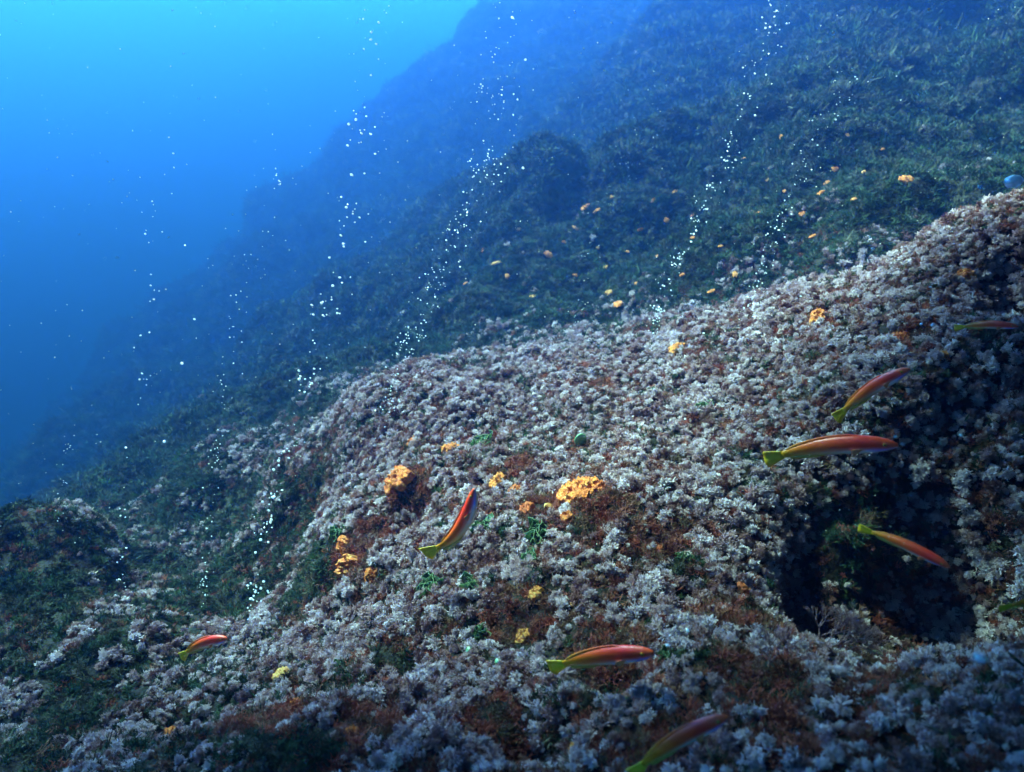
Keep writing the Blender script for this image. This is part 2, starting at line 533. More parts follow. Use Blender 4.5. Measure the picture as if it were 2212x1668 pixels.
area = np.linalg.norm(np.cross(V[1:, :-1] - V[:-1, :-1], V[:-1, 1:] - V[:-1, :-1]), axis=2)
cellc = 0.25 * (V[1:, :-1] + V[:-1, :-1] + V[:-1, 1:] + V[1:, 1:])
cd_ = np.linalg.norm(cellc, axis=2)
caz = np.abs(np.arctan2(cellc[..., 0], cellc[..., 1]))
size0 = np.maximum(.030, .0125 * cd_)
wt = area / size0 ** 2 * (caz < math.radians(62)) * (cd_ < 26) * sstep(.3, .5, cd_)
flat = (wt / wt.sum()).ravel()

def points_for(n, seed, rmax=99):
    r = np.random.default_rng(seed)
    pf = flat * (cd_.ravel() < rmax)
    ci = r.choice(len(flat), n, p=pf / pf.sum())
    i, j = np.divmod(ci, NR - 1)
    a, b = r.random(n)[:, None], r.random(n)[:, None]
    p = (V[i, j] * (1 - a) * (1 - b) + V[i + 1, j] * a * (1 - b) + V[i, j + 1] * (1 - a) * b + V[i + 1, j + 1] * a * b)
    return p, N[i, j], np.linalg.norm(p, axis=1), r

def redness(p):
    d = np.linalg.norm(p[:, None] - red_c[None], axis=2) / red_r[None]
    wob = 1 + .55 * noise(p * 14)
    return 1 - sstep(.7, 1.15, d.min(1) / wob)
led_c, led_r = [], []
for x, y, r in [(330, 1375, 50), (440, 1365, 50), (560, 1358, 50), (680, 1355, 50), (250, 1430, 45), (760, 1360, 45)]:
    h, _, d = spot(x, y)
    led_c.append(h)
    led_r.append(1.2 * r * d / FP)
led_c, led_r = np.array(led_c), np.array(led_r)
def near(p, c, r):
    d = np.linalg.norm(p[:, None] - c[None], axis=2) / r[None]
    return 1 - sstep(.6, 1.1, d.min(1) / (1 + .5 * noise(p * 11)))
def greenness(p):
    d = np.linalg.norm(p[:, None] - grn_c[None], axis=2) / grn_r[None]
    return 1 - sstep(.55, 1.1, d.min(1) / (1 + .6 * noise(p * 8)))
def cleared(p):
    d = np.linalg.norm(p[:, None] - cl_c[None], axis=2) / cl_r[None]
    return d.min(1) < 1

def scatter(name, p, nrm, scl, src, r, tilt=.3, up=.35):
    n = len(p)
    d = nrm * (1 - up) + np.array([0, 0, up]) + r.normal(0, tilt, (n, 3))
    d /= np.linalg.norm(d, axis=1)[:, None]
    rot = np.array([Vector(v).to_track_quat('Z', 'Y').to_euler() for v in d])
    spin = r.uniform(0, 6.28, n)
    rot = np.array([(Vector(v).to_track_quat('Z', 'Y').to_matrix() @ Matrix.Rotation(s, 3, 'Z')).to_euler() for v, s in zip(d, spin)])
    me = bpy.data.meshes.new(name)
    me.vertices.add(n)
    me.vertices.foreach_set('co', p.astype(np.float32).ravel())
    a = me.attributes.new('rot', 'FLOAT_VECTOR', 'POINT')
    a.data.foreach_set('vector', rot.astype(np.float32).ravel())
    s3 = (scl[:, None] * r.uniform(.8, 1.2, (n, 3))).astype(np.float32)
    a = me.attributes.new('scl', 'FLOAT_VECTOR', 'POINT')
    a.data.foreach_set('vector', s3.ravel())
    o = bpy.data.objects.new(name, me)
    COL.objects.link(o)
    g = bpy.data.node_groups.new(name, 'GeometryNodeTree')
    g.interface.new_socket('Geometry', in_out='INPUT', socket_type='NodeSocketGeometry')
    g.interface.new_socket('Geometry', in_out='OUTPUT', socket_type='NodeSocketGeometry')
    gi, go = g.nodes.new('NodeGroupInput'), g.nodes.new('NodeGroupOutput')
    ip = g.nodes.new('GeometryNodeInstanceOnPoints')
    cinf = g.nodes.new('GeometryNodeCollectionInfo')
    cinf.inputs['Collection'].default_value = src
    cinf.inputs['Separate Children'].default_value = True
    cinf.inputs['Reset Children'].default_value = True
    ip.inputs['Pick Instance'].default_value = True
    for nm, sock in (('rot', 'Rotation'), ('scl', 'Scale')):
        na = g.nodes.new('GeometryNodeInputNamedAttribute')
        na.data_type = 'FLOAT_VECTOR'
        na.inputs['Name'].default_value = nm
        g.links.new(na.outputs['Attribute'], ip.inputs[sock])
    g.links.new(gi.outputs[0], ip.inputs['Points'])
    g.links.new(cinf.outputs[0], ip.inputs['Instance'])
    g.links.new(ip.outputs[0], go.inputs[0])
    md = o.modifiers.new('turf', 'NODES')
    md.node_group = g
    tag(o, kind='stuff')
    return o

if True:
    def size_at(rr):
        return np.maximum(.030, .0125 * rr)
    # pale coralline tufts: thick on the lit mound, thin patches beyond it
    p, nn, rr, r = points_for(130000, 1)
    fld = fbm(p * 3.1 + 2, 2) * .5 + noise(p * 11) * .5
    pr = project(p)
    onridge = sstep(2.9, 4.4, rr)  # thinner pale cover out here also stands in for weaker light on the ridge
    left = sstep(850, 450, pr[:, 0]) * (1 - onridge)  # darker turf mix towards the lower left stands in for shade
    hole = np.exp(-(np.linalg.norm(p - P(1980, 1330, 1.3), axis=1) / .2) ** 2)
    ledge = near(p, led_c, led_r)
    th = -.42 + .75 * onridge + (.40 * left + .8 * greenness(p)) * (1 - ledge) - .35 * ledge + .45 * hole
    red = redness(p)
    keep = (fld > th + red * 1.0) & ~cleared(p) & (r.random(len(p)) > .78 * onridge + .12 * sstep(4, 7, rr))
    p, nn, rr, fld, th = p[keep], nn[keep], rr[keep], fld[keep], th[keep]
    sc_ = size_at(rr) * r.uniform(.42, .95, len(p)) * np.clip(.75 + .7 * (fld - th), .6, 1.3)
    keep = poisson(p, sc_ * .62)
    p, nn, rr, sc_ = p[keep], nn[keep], rr[keep], sc_[keep]
    scatter('pale_algae_turf', p + nn * (sc_ * .12)[:, None], nn, sc_, S_PALE, r)
    print('pale', len(p))
    p, nn, rr, r = points_for(60000, 5, 4.5)
    left = sstep(850, 450, project(p)[:, 0])
    keep = (fbm(p * 3.1 + 2, 2) * .5 + noise(p * 24) * .7 > -.05 + .3 * left + .3 * redness(p) + .4 * greenness(p) + .6 * sstep(2.9, 4.0, rr)) & ~cleared(p)
    p, nn, rr = p[keep], nn[keep], rr[keep]
    scatter('fine_pale_turf', p + nn * .004, nn, size_at(rr) * r.uniform(.22, .45, len(p)), S_PALE, r, .5)
    print('fine', len(p))
    # short red brown turf in between
    p, nn, rr, r = points_for(75000, 2, 3.8)
    red = redness(p)
    keep = ((r.random(len(p)) < (.36 + .3 * noise(p * 7 + 30)) * (1 - .75 * sstep(800, 450, project(p)[:, 0]))) | (red > .3)) & ~cleared(p) & (r.random(len(p)) > sstep(2.6, 3.6, rr) * .75)
    p, nn, rr = p[keep], nn[keep], rr[keep]
    scatter('red_algae_turf', p, nn, size_at(rr) * r.uniform(.35, 1.1, len(p)), S_RED, r)
    print('red', len(p))
    # dark green and olive turf, mostly beyond the mound and in the hollows
    p, nn, rr, r = points_for(170000, 3)
    keep = (r.random(len(p)) < .08 + .9 * sstep(2.4, 3.2, rr) + .3 * (noise(p * 4 + 60) > .3) + .35 * sstep(900, 500, project(p)[:, 0]) + .8 * greenness(p)) & ~cleared(p) & (redness(p) < .5) & (near(p, led_c, led_r) < .5)  # the extra dark turf at left stands in for shade
    p, nn, rr = p[keep], nn[keep], rr[keep]
    scatter('green_algae_turf', p, nn, size_at(rr) * r.uniform(.35, 1.15, len(p)) * (1 + .3 * sstep(3, 6, rr)), S_GREEN, r, .4)
    print('green', len(p))

# ------------------------------------------------------------------ sponges, weeds, balls, branching algae
def frame_at(nrm, spin):
    return (nrm.to_track_quat('Z', 'Y').to_matrix() @ Matrix.Rotation(spin, 3, 'Z')).to_4x4()

def put(o, h, nrm, spin, s):
    o.matrix_world = Matrix.Translation(h) @ frame_at(nrm, spin) @ Matrix.Scale(s, 4)

def sponge_mat(tone):
    m, n, b = new_mat('sponge')
    t = tex_noise(n, 3.2, 5)
    a = np.array([(.66, .17, .04), (.84, .30, .055), (.85, .52, .15)])
    c = a[0] * max(0, 1 - 2 * tone) + a[1] * (1 - abs(2 * tone - 1)) + a[2] * max(0, 2 * tone - 1)
    r = ramp(n, [(.3, tuple(c * (.5, .3, .3))), (.45, tuple(c * (1, .7, .6))), (.56, tuple(c)), (.7, tuple(np.minimum(c * (1.05, 1.35, 1.6) + .04, .95)))])
    n.links.new(t.outputs['Fac'], r.inputs[0])
    n.links.new(r.outputs[0], b.inputs['Base Color'])
    b.inputs['Subsurface Weight'].default_value = 0.0
    t2 = tex_noise(n, 14, 4)
    bp = n.nodes.new('ShaderNodeBump')
    bp.inputs['Strength'].default_value = .7
    bp.inputs['Distance'].default_value = .15
    n.links.new(t2.outputs['Fac'], bp.inputs['Height'])
    n.links.new(bp.outputs[0], b.inputs['Normal'])
    return m
SP_MATS = [sponge_mat(t) for t in (0, .2, .4, .6, .8, 1.)]

def sponge_mesh(seed):
    r = np.random.default_rng(seed)
    n, m = 56, 22
    vs_, fs = [(0, 0, .5)], []
    q = []
    for j in range(1, m + 1):
        for i in range(n):
            a = 2 * math.pi * i / n
            t = j / m
            q.append((t * math.cos(a), t * math.sin(a), .55 * math.sqrt(max(0, 1 - t ** 2.6)) - .18 * (t > .99)))
    q = np.array([(0, 0, .55)] + q)
    s = np.array([seed * 3.7, seed * 1.3, 0])
    ed = 1 + .55 * noise(q * [1.5, 1.5, 0] + s) + .25 * noise(q * [3.1, 3.1, 0] + s)
    q[:, 0] *= ed * r.uniform(.8, 1.1)
    q[:, 1] *= ed * r.uniform(.6, 1.)
    lump = .34 * np.abs(noise(q * 2.6 + s)) + .24 * noise(q * 5.5 + s) + .12 * noise(q * 11 + s)
    q[:, 2] += lump * (q[:, 2] > -.1)
    for k in range(4):                                  # the openings
        a, t = r.uniform(0, 6.3), r.uniform(.1, .65)
        c = np.array([t * math.cos(a), t * math.sin(a)])
        d = np.linalg.norm(q[:, :2] - c, axis=1)
        q[:, 2] -= .26 * np.exp(-(d / .10) ** 2) - .10 * np.exp(-((d - .17) / .07) ** 2)
    for i in range(n):
        fs.append((0, 1 + i, 1 + (i + 1) % n))
    for j in range(m - 1):
        for i in range(n):
            a = 1 + j * n
            fs.append((a + i, a + n + i, a + n + (i + 1) % n, a + (i + 1) % n))
    q[:, 2] *= .9
    me = bpy.data.meshes.new('sponge')
    me.from_pydata([tuple(v) for v in q], [], fs)
    me.shade_smooth()
    return me
for k, (x, y, rp, tone, lab) in enumerate(SPONGE):
    h, nrm, d = spot(x, y)
    me = sponge_mesh(k + 1)
    me.materials.append(SP_MATS[int(round(tone * 5))])
    o = bpy.data.objects.new('sponge', me)
    COL.objects.link(o)
    put(o, h + nrm * .004, nrm, k * 1.7, 1.2 * rp * d / FP)
    tag(o, lab, 'sponge', 'sponges on the near mound')
rm = []
for k in range(5):
    me = sponge_mesh(50 + k)
    me.materials.append(SP_MATS[(2, 3, 2, 4, 3)[k]])
    rm.append(me)
for k, (x, y, rp) in enumerate(RIDGE):
    h, nrm, d = spot(x, y)
    o = bpy.data.objects.new('sponge', rm[k % 5])
    COL.objects.link(o)
    put(o, h + nrm * .028, nrm, k * 1.3, rp * 1.05 * d / FP)
    o.scale = (o.scale[0] * 1.1, o.scale[1] * .9, o.scale[2] * .6)
    tag(o, 'small faded orange sponge dotted over the dim green ridge behind the mound', 'sponge', 'orange sponges dotting the dim ridge')

def weed_mat():
    m, n, b = new_mat('peacock_weed')
    t = tex_noise(n, 4, 3)
    r = ramp(n, [(.3, (.010, .035, .014)), (.55, (.03, .075, .03)), (.75, (.07, .12, .045))])
    n.links.new(t.outputs['Fac'], r.inputs[0])
    n.links.new(r.outputs[0], b.inputs['Base Color'])
    tr = n.nodes.new('ShaderNodeBsdfTranslucent')
    n.links.new(r.outputs[0], tr.inputs['Color'])
    ms = n.nodes.new('ShaderNodeMixShader')
    ms.inputs[0].default_value = .3
    n.links.new(b.outputs[0], ms.inputs[1])
    n.links.new(tr.outputs[0], ms.inputs[2])
    n.links.new(ms.outputs[0], n.nodes['Material Output'].inputs['Surface'])
    return m
M_WEED = weed_mat()
M_RIM, _n, _b = new_mat('pale_frond_rim')
_b.inputs['Base Color'].default_value = (.09, .16, .07, 1)
def weed(name, seed, lab, h, nrm, s):
    r = np.random.default_rng(seed)
    vs_, fs, rvs, rfs = [], [], [], []
    for k in range(24):                                 # curled fan fronds
        a = r.uniform(0, 6.28)
        lean = r.uniform(.1, 1.0)
        b0 = Vector((r.normal(0, .28), r.normal(0, .28), -.1))
        out = Vector((math.cos(a), math.sin(a), 0))
        side = Vector((-math.sin(a), math.cos(a), 0))
        L, W = r.uniform(.5, .85), r.uniform(.35, .65)
        cur = r.uniform(.4, 1.2)
        ph = r.uniform(0, 6.3)
        nu, nv = 9, 6
        b = len(vs_)
        for j in range(nv):
            t = j / (nv - 1)
            for i in range(nu):
                q = -1 + 2 * i / (nu - 1)
                wv = .1 * math.sin(q * 5 + ph) * t
                c = b0 + (Vector((0, 0, 1)) * math.cos(lean) + out * math.sin(lean)) * L * t * (1 - .22 * q * q) + side * W * q * (.18 + .82 * t ** .7) * .75
                c += out * (wv - cur * .3 * q * q * t)
                vs_.append(c)
        for j in range(nv - 1):
            for i in range(nu - 1):
                c = b + j * nu + i
                fs.append((c, c + 1, c + nu + 1, c + nu))
        top = [vs_[b + (nv - 1) * nu + i] for i in range(nu)]
        for i in range(nu - 1):
            tube(rvs, rfs, top[i], top[i + 1], .016, .016)
    o = mesh_obj(name, vs_, fs, M_WEED)
    put(o, h, nrm, seed, s)
    tag(o, lab, 'seaweed', 'green weeds on the mound')
    e = mesh_obj('frond_rim', rvs, rfs, M_RIM, o)
for k, (x, y, rp, lab) in enumerate(WEED):
    h, nrm, d = spot(x, y)
    weed('peacock_weed', 20 + k, lab, h, (nrm + Vector(-cf) * .5).normalized(), rp * d / FP * 1.4)

M_BALL, _n, _b = new_mat('green_ball_algae')
_t = tex_noise(_n, 6, 3)
_r = ramp(_n, [(.3, (.08, .24, .11)), (.7, (.2, .42, .22))])
_n.links.new(_t.outputs['Fac'], _r.inputs[0])
_n.links.new(_r.outputs[0], _b.inputs['Base Color'])
_b.inputs['Roughness'].default_value = .35
def ico(sub):
    import bmesh
    bm = bmesh.new()
    bmesh.ops.create_icosphere(bm, subdivisions=sub, radius=1)
    v = np.array([x.co for x in bm.verts])
    f = [tuple(q.index for q in p.verts) for p in bm.faces]
    bm.free()
    return v, f
IV, IF = ico(3)
for k, (x, y, rp, lab) in enumerate(BALL):
    h, nrm, d = spot(x, y)
    q = IV * (1 + .12 * noise(IV * 1.5 + k * 9))[:, None]
    q = q * ([1, 1, .85] if k < 3 else [1, .28, 1])
    o = mesh_obj('green_algae_ball' if k < 3 else 'disc_alga', q, IF, M_BALL)
    s = rp * d / FP
    put(o, h + nrm * s * (.9 if k != 0 else 1.7), nrm if k < 3 else Vector((0, 0, 1)), .4, s)
    tag(o, lab, 'seaweed')

M_TWIG, _n, _b = new_mat('branching_red_alga')
_t = tex_noise(_n, 5, 3)
_r = ramp(_n, [(.3, (.14, .06, .065)), (.7, (.26, .14, .16))])
_n.links.new(_t.outputs['Fac'], _r.inputs[0])
_n.links.new(_r.outputs[0], _b.inputs['Base Color'])
for k, (x, y, L, tilt, lab) in enumerate(TWIG):
    h, nrm, d = spot(x, y)
    r = np.random.default_rng(70 + k)
    s = L * d / FP
    vs_, fs = [], []
    t0 = math.radians(tilt)
    ax = Vector(cr) * math.sin(t0) + Vector(cu) * math.cos(t0) + Vector(-cf) * .35
    ax.normalize()
    sd_ = ax.cross(Vector(-cf)).normalized()
    def grow(p, dr, l, rad_, lev):
        q = p + dr * l
        mid = p + dr * l * .5 + rv(r, .04) * l
        tube(vs_, fs, p, mid, rad_, rad_ * .9, 4)
        tube(vs_, fs, mid, q, rad_ * .9, rad_ * .8, 4)
        if lev == 0:
            return
        nb = 3 if (k == 0 and r.random() < .5) else 2
        for i in range(nb):
            ang = r.uniform(.15, .65) * (1 if i % 2 else -1)
            nd = dr * math.cos(ang) + sd_ * math.sin(ang) + rv(r, .12)
            grow(q, nd.normalized(), l * r.uniform(.62, .92), rad_ * .78, lev - 1)
    lev = 5 if k == 0 else (4 if k == 1 else 2)
    nst = (5, 4, 1, 1)[k]
    for _ in range(nst):
        grow(Vector((0, 0, 0)) + rv(r, .05) * s, (ax + sd_ * r.uniform(-.6, .6) * (nst > 1)).normalized(), s * (.28 if k < 2 else .42), s * (.014 if k < 2 else .03), lev)
    o = mesh_obj('branching_alga', vs_, fs, M_TWIG)
    o.location = h
    tag(o, lab, 'seaweed', 'branching red algae')

# ------------------------------------------------------------------ fish
def fish_mat(name='fish_skin', rough=.4):
    m, n, b = new_mat(name)
    a = n.nodes.new('ShaderNodeVertexColor')
    a.layer_name = 'pattern'
    n.links.new(a.outputs[0], b.inputs['Base Color'])
    b.inputs['Roughness'].default_value = rough
    return m
M_FISH = fish_mat()
M_FIN = fish_mat('fish_fin', .5)
M_EYE, _n, _b = new_mat('fish_eye')
_b.inputs['Base Color'].default_value = (.55, .22, .02, 1)
_b.inputs['Roughness'].default_value = .15
M_PUP, _n, _b = new_mat('fish_pupil')
_b.inputs['Base Color'].default_value = (.01, .01, .01, 1)
_b.inputs['Roughness'].default_value = .1

def lerp3(x, xs, cs):
    cs = np.array(cs)
    return np.stack([np.interp(x, xs, cs[:, i]) for i in range(3)], -1)
BACK = ([0, .14, .24, .36, .6, .8, 1], [(.62, .36, .005), (.75, .34, .005), (.92, .24, .006), (.95, .15, .006), (.95, .07, .008), (.93, .03, .01), (.95, .09, .01)])
BAND = ([0, .15, .4, .6, .8, .88, 1], [(.50, .40, .01), (.70, .36, .02), (.85, .40, .12), (.75, .58, .45), (.75, .75, .85), (.12, .25, .95), (.55, .2, .25)])
BELLY = ([0, .2, .5, .8, 1], [(.35, .38, .01), (.50, .36, .05), (.6, .38, .18), (.45, .42, .38), (.45, .3, .25)])

def set_cols(me, cols):
    ca = me.color_attributes.new('pattern', 'FLOAT_COLOR', 'POINT')
    ca.data.foreach_set('color', np.c_[cols, np.ones(len(cols))].astype(np.float32).ravel())

def make_fish(lab, tail, head, d_tail, d_head, bend=.0, side=.0, back=.42, fan=1.0, group='rainbow wrasses over the reef'):
    pt, ph = Vector(P(*tail, d_tail)), Vector(P(*head, d_head))
    L = (ph - pt).length
    X = (ph - pt).normalized()
    Z = Vector(cu) - X * Vector(cu).dot(X)
    Z.normalize()
    C = Vector(-cf) - X * X.dot(Vector(-cf))
    C = (C - Z * Z.dot(C)).normalized()
    Z = Z * math.cos(back) + C * math.sin(back)         # the back turned a little towards the viewer
    Y = Z.cross(X)
    M = Matrix((X, Y, Z)).transposed().to_4x4()
    M.translation = pt
    root = bpy.data.objects.new('fish', None)
    root.empty_display_size = .02
    COL.objects.link(root)
    root.matrix_world = M @ Matrix.Scale(L, 4)
    tag(root, lab, 'fish', group)
    def sp(s):                                          # the spine, bent
        return np.array([s, side * 4 * s * (1 - s), bend * 4 * (s * (1 - s))])
    def up(s):
        dz = bend * 4 * (1 - 2 * s)
        v = np.array([-dz, 0, 1.0])
        return v / np.linalg.norm(v)
    n, m = 40, 20
    ss = .15 + .85 * (1 - (1 - np.linspace(0, 1, n)) ** 1.35)
    hp = ([.15, .2, .3, .45, .6, .75, .86, .93, .97, 1.0], [.029, .031, .043, .062, .073, .073, .062, .047, .031, .012])
    vs_, cols = [], []
    for s in ss:
        hh = np.interp(s, *hp)
        ww = hh * np.interp(s, [.15, .3, .6, .9, 1], [.35, .5, .62, .7, .8])
        c, uz = sp(s), up(s)
        for i in range(m):
            a = 2 * math.pi * i / m
            zz = math.sin(a)
            vs_.append(c + uz * hh * zz * (1.0 if zz > 0 else 1.05) + np.array([0, 1, 0]) * ww * math.cos(a))
            k = np.array([s])
            b_, d_, e_ = lerp3(k, *BACK)[0], lerp3(k, *BAND)[0], lerp3(k, *BELLY)[0]
            t1 = sstep(-.40, -.26, zz)
            t2 = sstep(-.88, -.74, zz)
            cols.append(b_ * t1 + (1 - t1) * (d_ * t2 + e_ * (1 - t2)))
    fs = [(j * m + i, j * m + (i + 1) % m, (j + 1) * m + (i + 1) % m, (j + 1) * m + i) for j in range(n - 1) for i in range(m)]
    fs += [tuple(range(m - 1, -1, -1)), tuple((n - 1) * m + i for i in range(m))]
    body = mesh_obj('body', vs_, fs, M_FISH, root)
    set_cols(body.data, np.array(cols))
    def sheet(name, rows, colf, thick=.004):
        rows = np.array(rows)                           # (a, b, 3)
        a, b = rows.shape[:2]
        q = rows.reshape(-1, 3)
        v2 = np.r_[q + [0, thick, 0], q - [0, thick, 0]]
        f2 = []
        o_ = a * b
        for i in range(a - 1):
            for j in range(b - 1):
                k = i * b + j
                f2.append((k, k + 1, k + b + 1, k + b))
                f2.append((o_ + k, o_ + k + b, o_ + k + b + 1, o_ + k + 1))
        edge = [(i, 0) for i in range(a)] + [(a - 1, j) for j in range(1, b)] + [(i, b - 1) for i in range(a - 2, -1, -1)] + [(0, j) for j in range(b - 2, 0, -1)]
        ids = [i * b + j for i, j in edge]
        for k in range(len(ids)):
            p0, p1 = ids[k], ids[(k + 1) % len(ids)]
            f2.append((p0, p1, o_ + p1, o_ + p0))
        f = mesh_obj(name, v2, f2, M_FIN, root)
        cc = np.array([colf(i / (a - 1), j / (b - 1)) for i in range(a) for j in range(b)])
        set_cols(f.data, np.r_[cc, cc])
        return f
    rows = []
    for i in range(9):                                  # tail fan
        q = -1 + 2 * i / 8
        rows.append([sp(.16) + up(.1) * .032 * q * (1 - t) + (np.array([-.175 * (1 - .10 * q * q), 0, .075 * q * fan]) - up(.1) * 0) * t + np.array([0, .006 * math.sin(q * 4), 0]) * t
                     + np.array([0, 0, -bend * 4 * .16 * t * .75]) for t in np.linspace(0, 1, 6)])
    sheet('tail_fin', rows, lambda a, t: np.array([.62, .42, .005]) * (1 - t) + np.array([.72, .42, .006]) * t)
    rows = [[sp(s) + up(s) * (np.interp(s, *hp) * .93 + t * .020 * np.interp(s, [.2, .3, .7, .8], [.2, 1, .9, .15])) + np.array([-.012 * t, 0, 0]) for t in (0, .5, 1)] for s in np.linspace(.21, .78, 22)]
    sheet('dorsal_fin', rows, lambda a, t: lerp3(np.array([a]), [0, .5, 1], [(.85, .30, .01), (.95, .14, .01), (.93, .05, .01)])[0])
    rows = [[sp(s) - up(s) * (np.interp(s, *hp) * .97 + t * .030 * np.interp(s, [.2, .26, .42, .5], [.4, 1, .9, .3])) + np.array([-.015 * t, 0, 0]) for t in (0, .5, 1)] for s in np.linspace(.21, .5, 12)]
    sheet('anal_fin', rows, lambda a, t: np.array([.5, .36, .06]))
    for sg in (-1, 1):
        c = sp(.78)
        w_ = np.interp(.78, *hp) * .66
        rows = [[c + np.array([-.085 * t * math.cos(q * .5), sg * (w_ * .97 + .022 * t), -.02 + .028 * q * t - .012 * t]) for t in np.linspace(0, 1, 4)] for q in np.linspace(-1, 1, 6)]
        sheet('pectoral_fin', rows, lambda a, t: np.array([.75, .22, .08]), .0015)
        c = sp(.925)
        w_ = np.interp(.925, *hp) * .7
        e = mesh_obj('eye', IV * [.015, .008, .015] + c + [0, sg * w_ * .93, .012], IF, M_EYE, root)
        mesh_obj('pupil', IV * [.008, .004, .008] + c + [.001, sg * (w_ * .93 + .0055), .012], IF, M_PUP, e)
    return root

make_fish('fish nearest the right edge, dull orange, level above the other right fish', (2063, 709), (2200, 706), 1.48, 1.38, .05)
make_fish('orange fish with head tilted up, second from the top on the right', (1806, 905), (1966, 797), 1.36, 1.24, .055)
make_fish('largest fish, long level orange red body with blue throat stripe', (1655, 994), (1940, 962), 1.26, 1.10, .06)
make_fish('fish diving head down to the right above the dark hollow', (1856, 1142), (2052, 1226), 1.08, .98, .05)
make_fish('strongly curved orange fish with fanned olive tail on the central mound', (918, 1196), (1024, 1056), 1.40, 1.32, -.13, 0, .42, 1.25)
make_fish('smallest fish, red orange, hovering over the left ledge', (392, 1420), (491, 1379), 1.49, 1.42, .065)
make_fish('level slim fish low in the middle, just left of the twiggy algae', (1190, 1443), (1412, 1410), 1.06, .94, .035)
make_fish('fish at the bottom edge with its tail cut off, heading up right', (1366, 1676), (1573, 1548), .80, .75, .06)
make_fish('dark fish of which only the green tail shows at the right edge', (2160, 1316), (2320, 1285), .86, .84, .04)

# ------------------------------------------------------------------ gas bubbles rising from vents
def bubble_mat():
    m, n, b = new_mat('gas_bubble')
    b.inputs['Base Color'].default_value = (.92, .96, 1, 1)
    b.inputs['Metallic'].default_value = .3
    b.inputs['Roughness'].default_value = .15
    tr = n.nodes.new('ShaderNodeBsdfTranslucent')
    tr.inputs['Color'].default_value = (.95, .97, 1, 1)
    ms = n.nodes.new('ShaderNodeMixShader')
    ms.inputs[0].default_value = .5
    n.links.new(b.outputs[0], ms.inputs[1])
    n.links.new(tr.outputs[0], ms.inputs[2])
    n.links.new(ms.outputs[0], n.nodes['Material Output'].inputs['Surface'])
    return m
M_BUB = bubble_mat()
BM = []
BV, BF = ico(2)
for k in range(4):
    q = BV * [1, 1, (.8, .7, .9, .62)[k]]
    q = q * (1 + .14 * noise(BV * 1.1 + k * 5))[:, None]
    o = bpy.data.meshes.new('bubble')
    o.from_pydata([tuple(v) for v in q], [], BF)
    o.shade_smooth()
    o.materials.append(M_BUB)
    BM.append(o)
STREAM = [  # waypoints from the vent up, count, size range (photo pixels), spread, label
    ([(130, 1165), (136, 1080), (150, 940)], 26, (2.6, 4.6), 9, 'tiny faint bubble in the leftmost stream over the dark knob', 'bubbles of the leftmost faint stream'),
    ([(258, 1325), (268, 1110), (304, 880), (322, 600), (345, 400), (372, 280)], 50, (4, 9), 12, 'bright bubble in the sparse stream second from the left', 'bubbles of the sparse stream second from left'),
    ([(438, 1320), (452, 1120), (476, 880), (520, 640), (596, 480), (612, 300)], 120, (3, 6.4), 12, 'small bubble in the thin stream rising behind the ledge', 'bubbles of the thin stream behind the ledge'),
    ([(545, 1345), (578, 1120), (636, 900), (700, 680), (756, 530), (775, 400), (790, 220), (800, 90), (836, 0)], 160, (5, 12), 18, 'large glinting bubble in the tall stream rising from the ledge', 'bubbles of the tall stream from the ledge'),
    ([(832, 925), (866, 770), (950, 600), (1040, 380), (1064, 200), (1076, 20)], 300, (3, 7), 22, 'small bubble in the dense stream rising from the left rim of the mound', 'bubbles of the dense stream from the mound rim'),
    ([(1404, 740), (1440, 600), (1518, 460), (1600, 280), (1684, 0)], 190, (3.4, 8.5), 15, 'silvery bubble in the leaning stream rising from the mound crest', 'bubbles of the leaning stream from the crest'),
    ([(1606, 690), (1650, 570), (1700, 450), (1752, 340), (1824, 220), (1850, 120)], 110, (3.4, 8), 14, 'bubble in the second leaning stream, right of the crest stream', 'bubbles of the second leaning stream'),
    ([(1300, 470), (1370, 330), (1400, 180)], 50, (2.2, 3.6), 26, 'faint tiny bubble in the hazy stream over the dim ridge', 'bubbles of the hazy stream over the ridge'),
    ([(1240, 720), (1268, 560), (1290, 500)], 22, (2.4, 4), 12, 'tiny bubble in the short stream left of the crest stream', 'bubbles of the short stream by the crest'),
    ([(640, 1010), (655, 880), (670, 790), (690, 720)], 26, (2.6, 5), 22, 'small stray bubble drifting beside the tall ledge stream', 'stray bubbles beside the tall stream'),
]
bub = []                                                # (size px, position, radius, label, group)
for wp, cnt, (s0, s1), spread, lab, grp in STREAM:
    h, _, dep = spot(*wp[0])
    if h is None:
        continue
    w3 = [h + Vector((0, 0, .01))]
    for x, y in wp[1:]:                                 # the nearest point of the sight line to a plumb line over the vent
        u = ray(x, y)
        a = u.x * u.x + u.y * u.y
        t = (u.x * h.x + u.y * h.y) / a
        w3.append(u * t)
    w3 = np.array(w3)
    seg = np.r_[0, np.cumsum(np.linalg.norm(np.diff(w3, axis=0), axis=1))]
    for _ in range(cnt):
        t = rng.random() ** 1.15 * seg[-1]
        t = t + .02 * seg[-1] * math.sin(t * 31)
        c = np.array([np.interp(t, seg, w3[:, i]) for i in range(3)])
        dd = c @ cf
        wide = spread * (.45 + .9 * t / seg[-1]) * dd / FP
        c = c + rng.normal(0, wide, 3)
        s = s0 + (s1 - s0) * rng.random() ** 1.7
        bub.append((s, c, .28 * s * dd / FP, lab, grp))
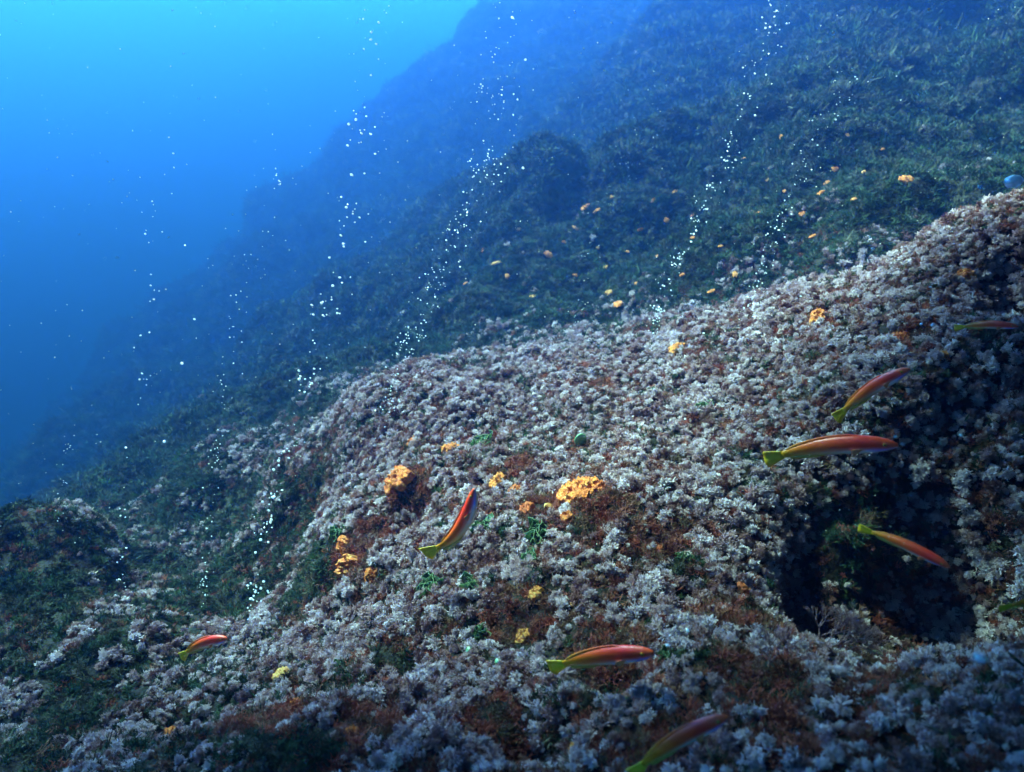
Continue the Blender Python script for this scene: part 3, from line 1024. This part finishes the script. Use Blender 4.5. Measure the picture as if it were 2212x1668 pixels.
LONE = [(1130, 363, 8, 2.2), (1135, 129, 6, 2.4), (1107, 38, 8, 2.4), (1118, 215, 5, 2.4), (393, 785, 8, 2.0), (355, 954, 8, 2.0), (420, 690, 6, 2.0), (400, 530, 5, 2.0), (1990, 700, 8, 1.3),
        (2015, 702, 12, 1.1), (1885, 538, 11, 1.4), (1880, 512, 8, 1.4), (2118, 406, 14, 1.0), (1485, 1362, 12, .95), (1442, 1394, 12, .95), (1580, 800, 8, 1.6), (1520, 720, 6, 2.0), (1935, 944, 7, .68),
        (2010, 620, 8, 1.2), (1730, 640, 7, 1.9), (2075, 940, 8, 1.0), (1995, 240, 9, 1.5), (2030, 60, 10, 1.4), (2006, 20, 9, 1.4), (1800, 70, 8, 1.7), (1840, 150, 7, 1.7), (2140, 300, 9, 1.3),
        (2150, 330, 7, 1.3), (1950, 660, 6, 1.3), (1480, 905, 6, 1.7), (745, 1365, 6, 1.6), (930, 830, 5, 2.0), (2050, 280, 7, 1.3), (1985, 205, 8, 1.4), (2160, 180, 8, 1.3), (1950, 960, 8, .7)]
for x, y, s, d in LONE:
    bub.append((s + .5, P(x, y, d), .4 * s * d / FP, 'lone bubble drifting apart from the streams', 'lone bubbles between the streams'))
bub.append((45, P(2190, 392, 1.45), .5 * 36 * 1.45 / FP, 'largest pale blue bubble, at the right edge above the mound crest', None))
bub.append((28, P(2117, 1422, .5), .5 * 26 * .5 / FP, 'blurred pale bubble in front of the dark lower right hollow', None))
bub.sort(key=lambda b: -b[0])
for k, (s, c, rd, lab, grp) in enumerate(bub[:296]):
    o = bpy.data.objects.new('bubble', BM[k % 4])
    COL.objects.link(o)
    o.location = c
    o.rotation_euler = (rng.normal(0, .35), rng.normal(0, .35), rng.uniform(0, 6.3))
    o.scale = (rd, rd, rd)
    tag(o, lab, 'bubble', grp)
tv, tf = ico(1)
vs_, fs = [], []
for s, c, rd, _, _ in bub[296:]:
    b = len(vs_)
    vs_ += [c + v * rd for v in tv]
    fs += [tuple(b + i for i in f) for f in tf]
tag(mesh_obj('fine_bubbles', vs_, fs, M_BUB), kind='stuff')
# specks hanging in the water
M_SPECK, _n, _b = new_mat('speck')
_b.inputs['Base Color'].default_value = (.7, .66, .6, 1)
vs_, fs = [], []
tv, tf = ico(1)
for _ in range(900):
    d = rng.uniform(.6, 3.0)
    c = P(rng.uniform(-100, 2300), rng.uniform(-60, 1200), d)
    rd = rng.uniform(.45, 1.5) * d / FP
    b = len(vs_)
    vs_ += [c + v * rd for v in tv]
    fs += [tuple(b + i for i in f) for f in tf]
tag(mesh_obj('suspended_specks', vs_, fs, M_SPECK), kind='stuff')
# ------------------------------------------------------------------ water that fills the picture
def haze():
    me = bpy.data.meshes.new('haze')
    x0, x1, y0, y1, z0, z1 = -120, 90, -70, 150, -45, 11
    vv = [(x, y, z) for x in (x0, x1) for y in (y0, y1) for z in (z0, z1)]
    me.from_pydata(vv, [], [(0, 1, 3, 2), (4, 6, 7, 5), (0, 4, 5, 1), (2, 3, 7, 6), (0, 2, 6, 4), (1, 5, 7, 3)])
    o = bpy.data.objects.new('haze', me)
    COL.objects.link(o)
    m = bpy.data.materials.new('water_volume')
    m.use_nodes = True
    n = m.node_tree
    n.nodes.remove(n.nodes['Principled BSDF'])
    v = n.nodes.new('ShaderNodeVolumePrincipled')
    v.inputs['Color'].default_value = (*HAZE_COL, 1)
    v.inputs['Absorption Color'].default_value = (*HAZE_ABS, 1)
    v.inputs['Density'].default_value = HAZE_K
    v.inputs['Anisotropy'].default_value = HAZE_G
    n.links.new(v.outputs[0], n.nodes['Material Output'].inputs['Volume'])
    m.cycles.homogeneous_volume = True
    me.materials.append(m)
    tag(o, kind='stuff')
haze()
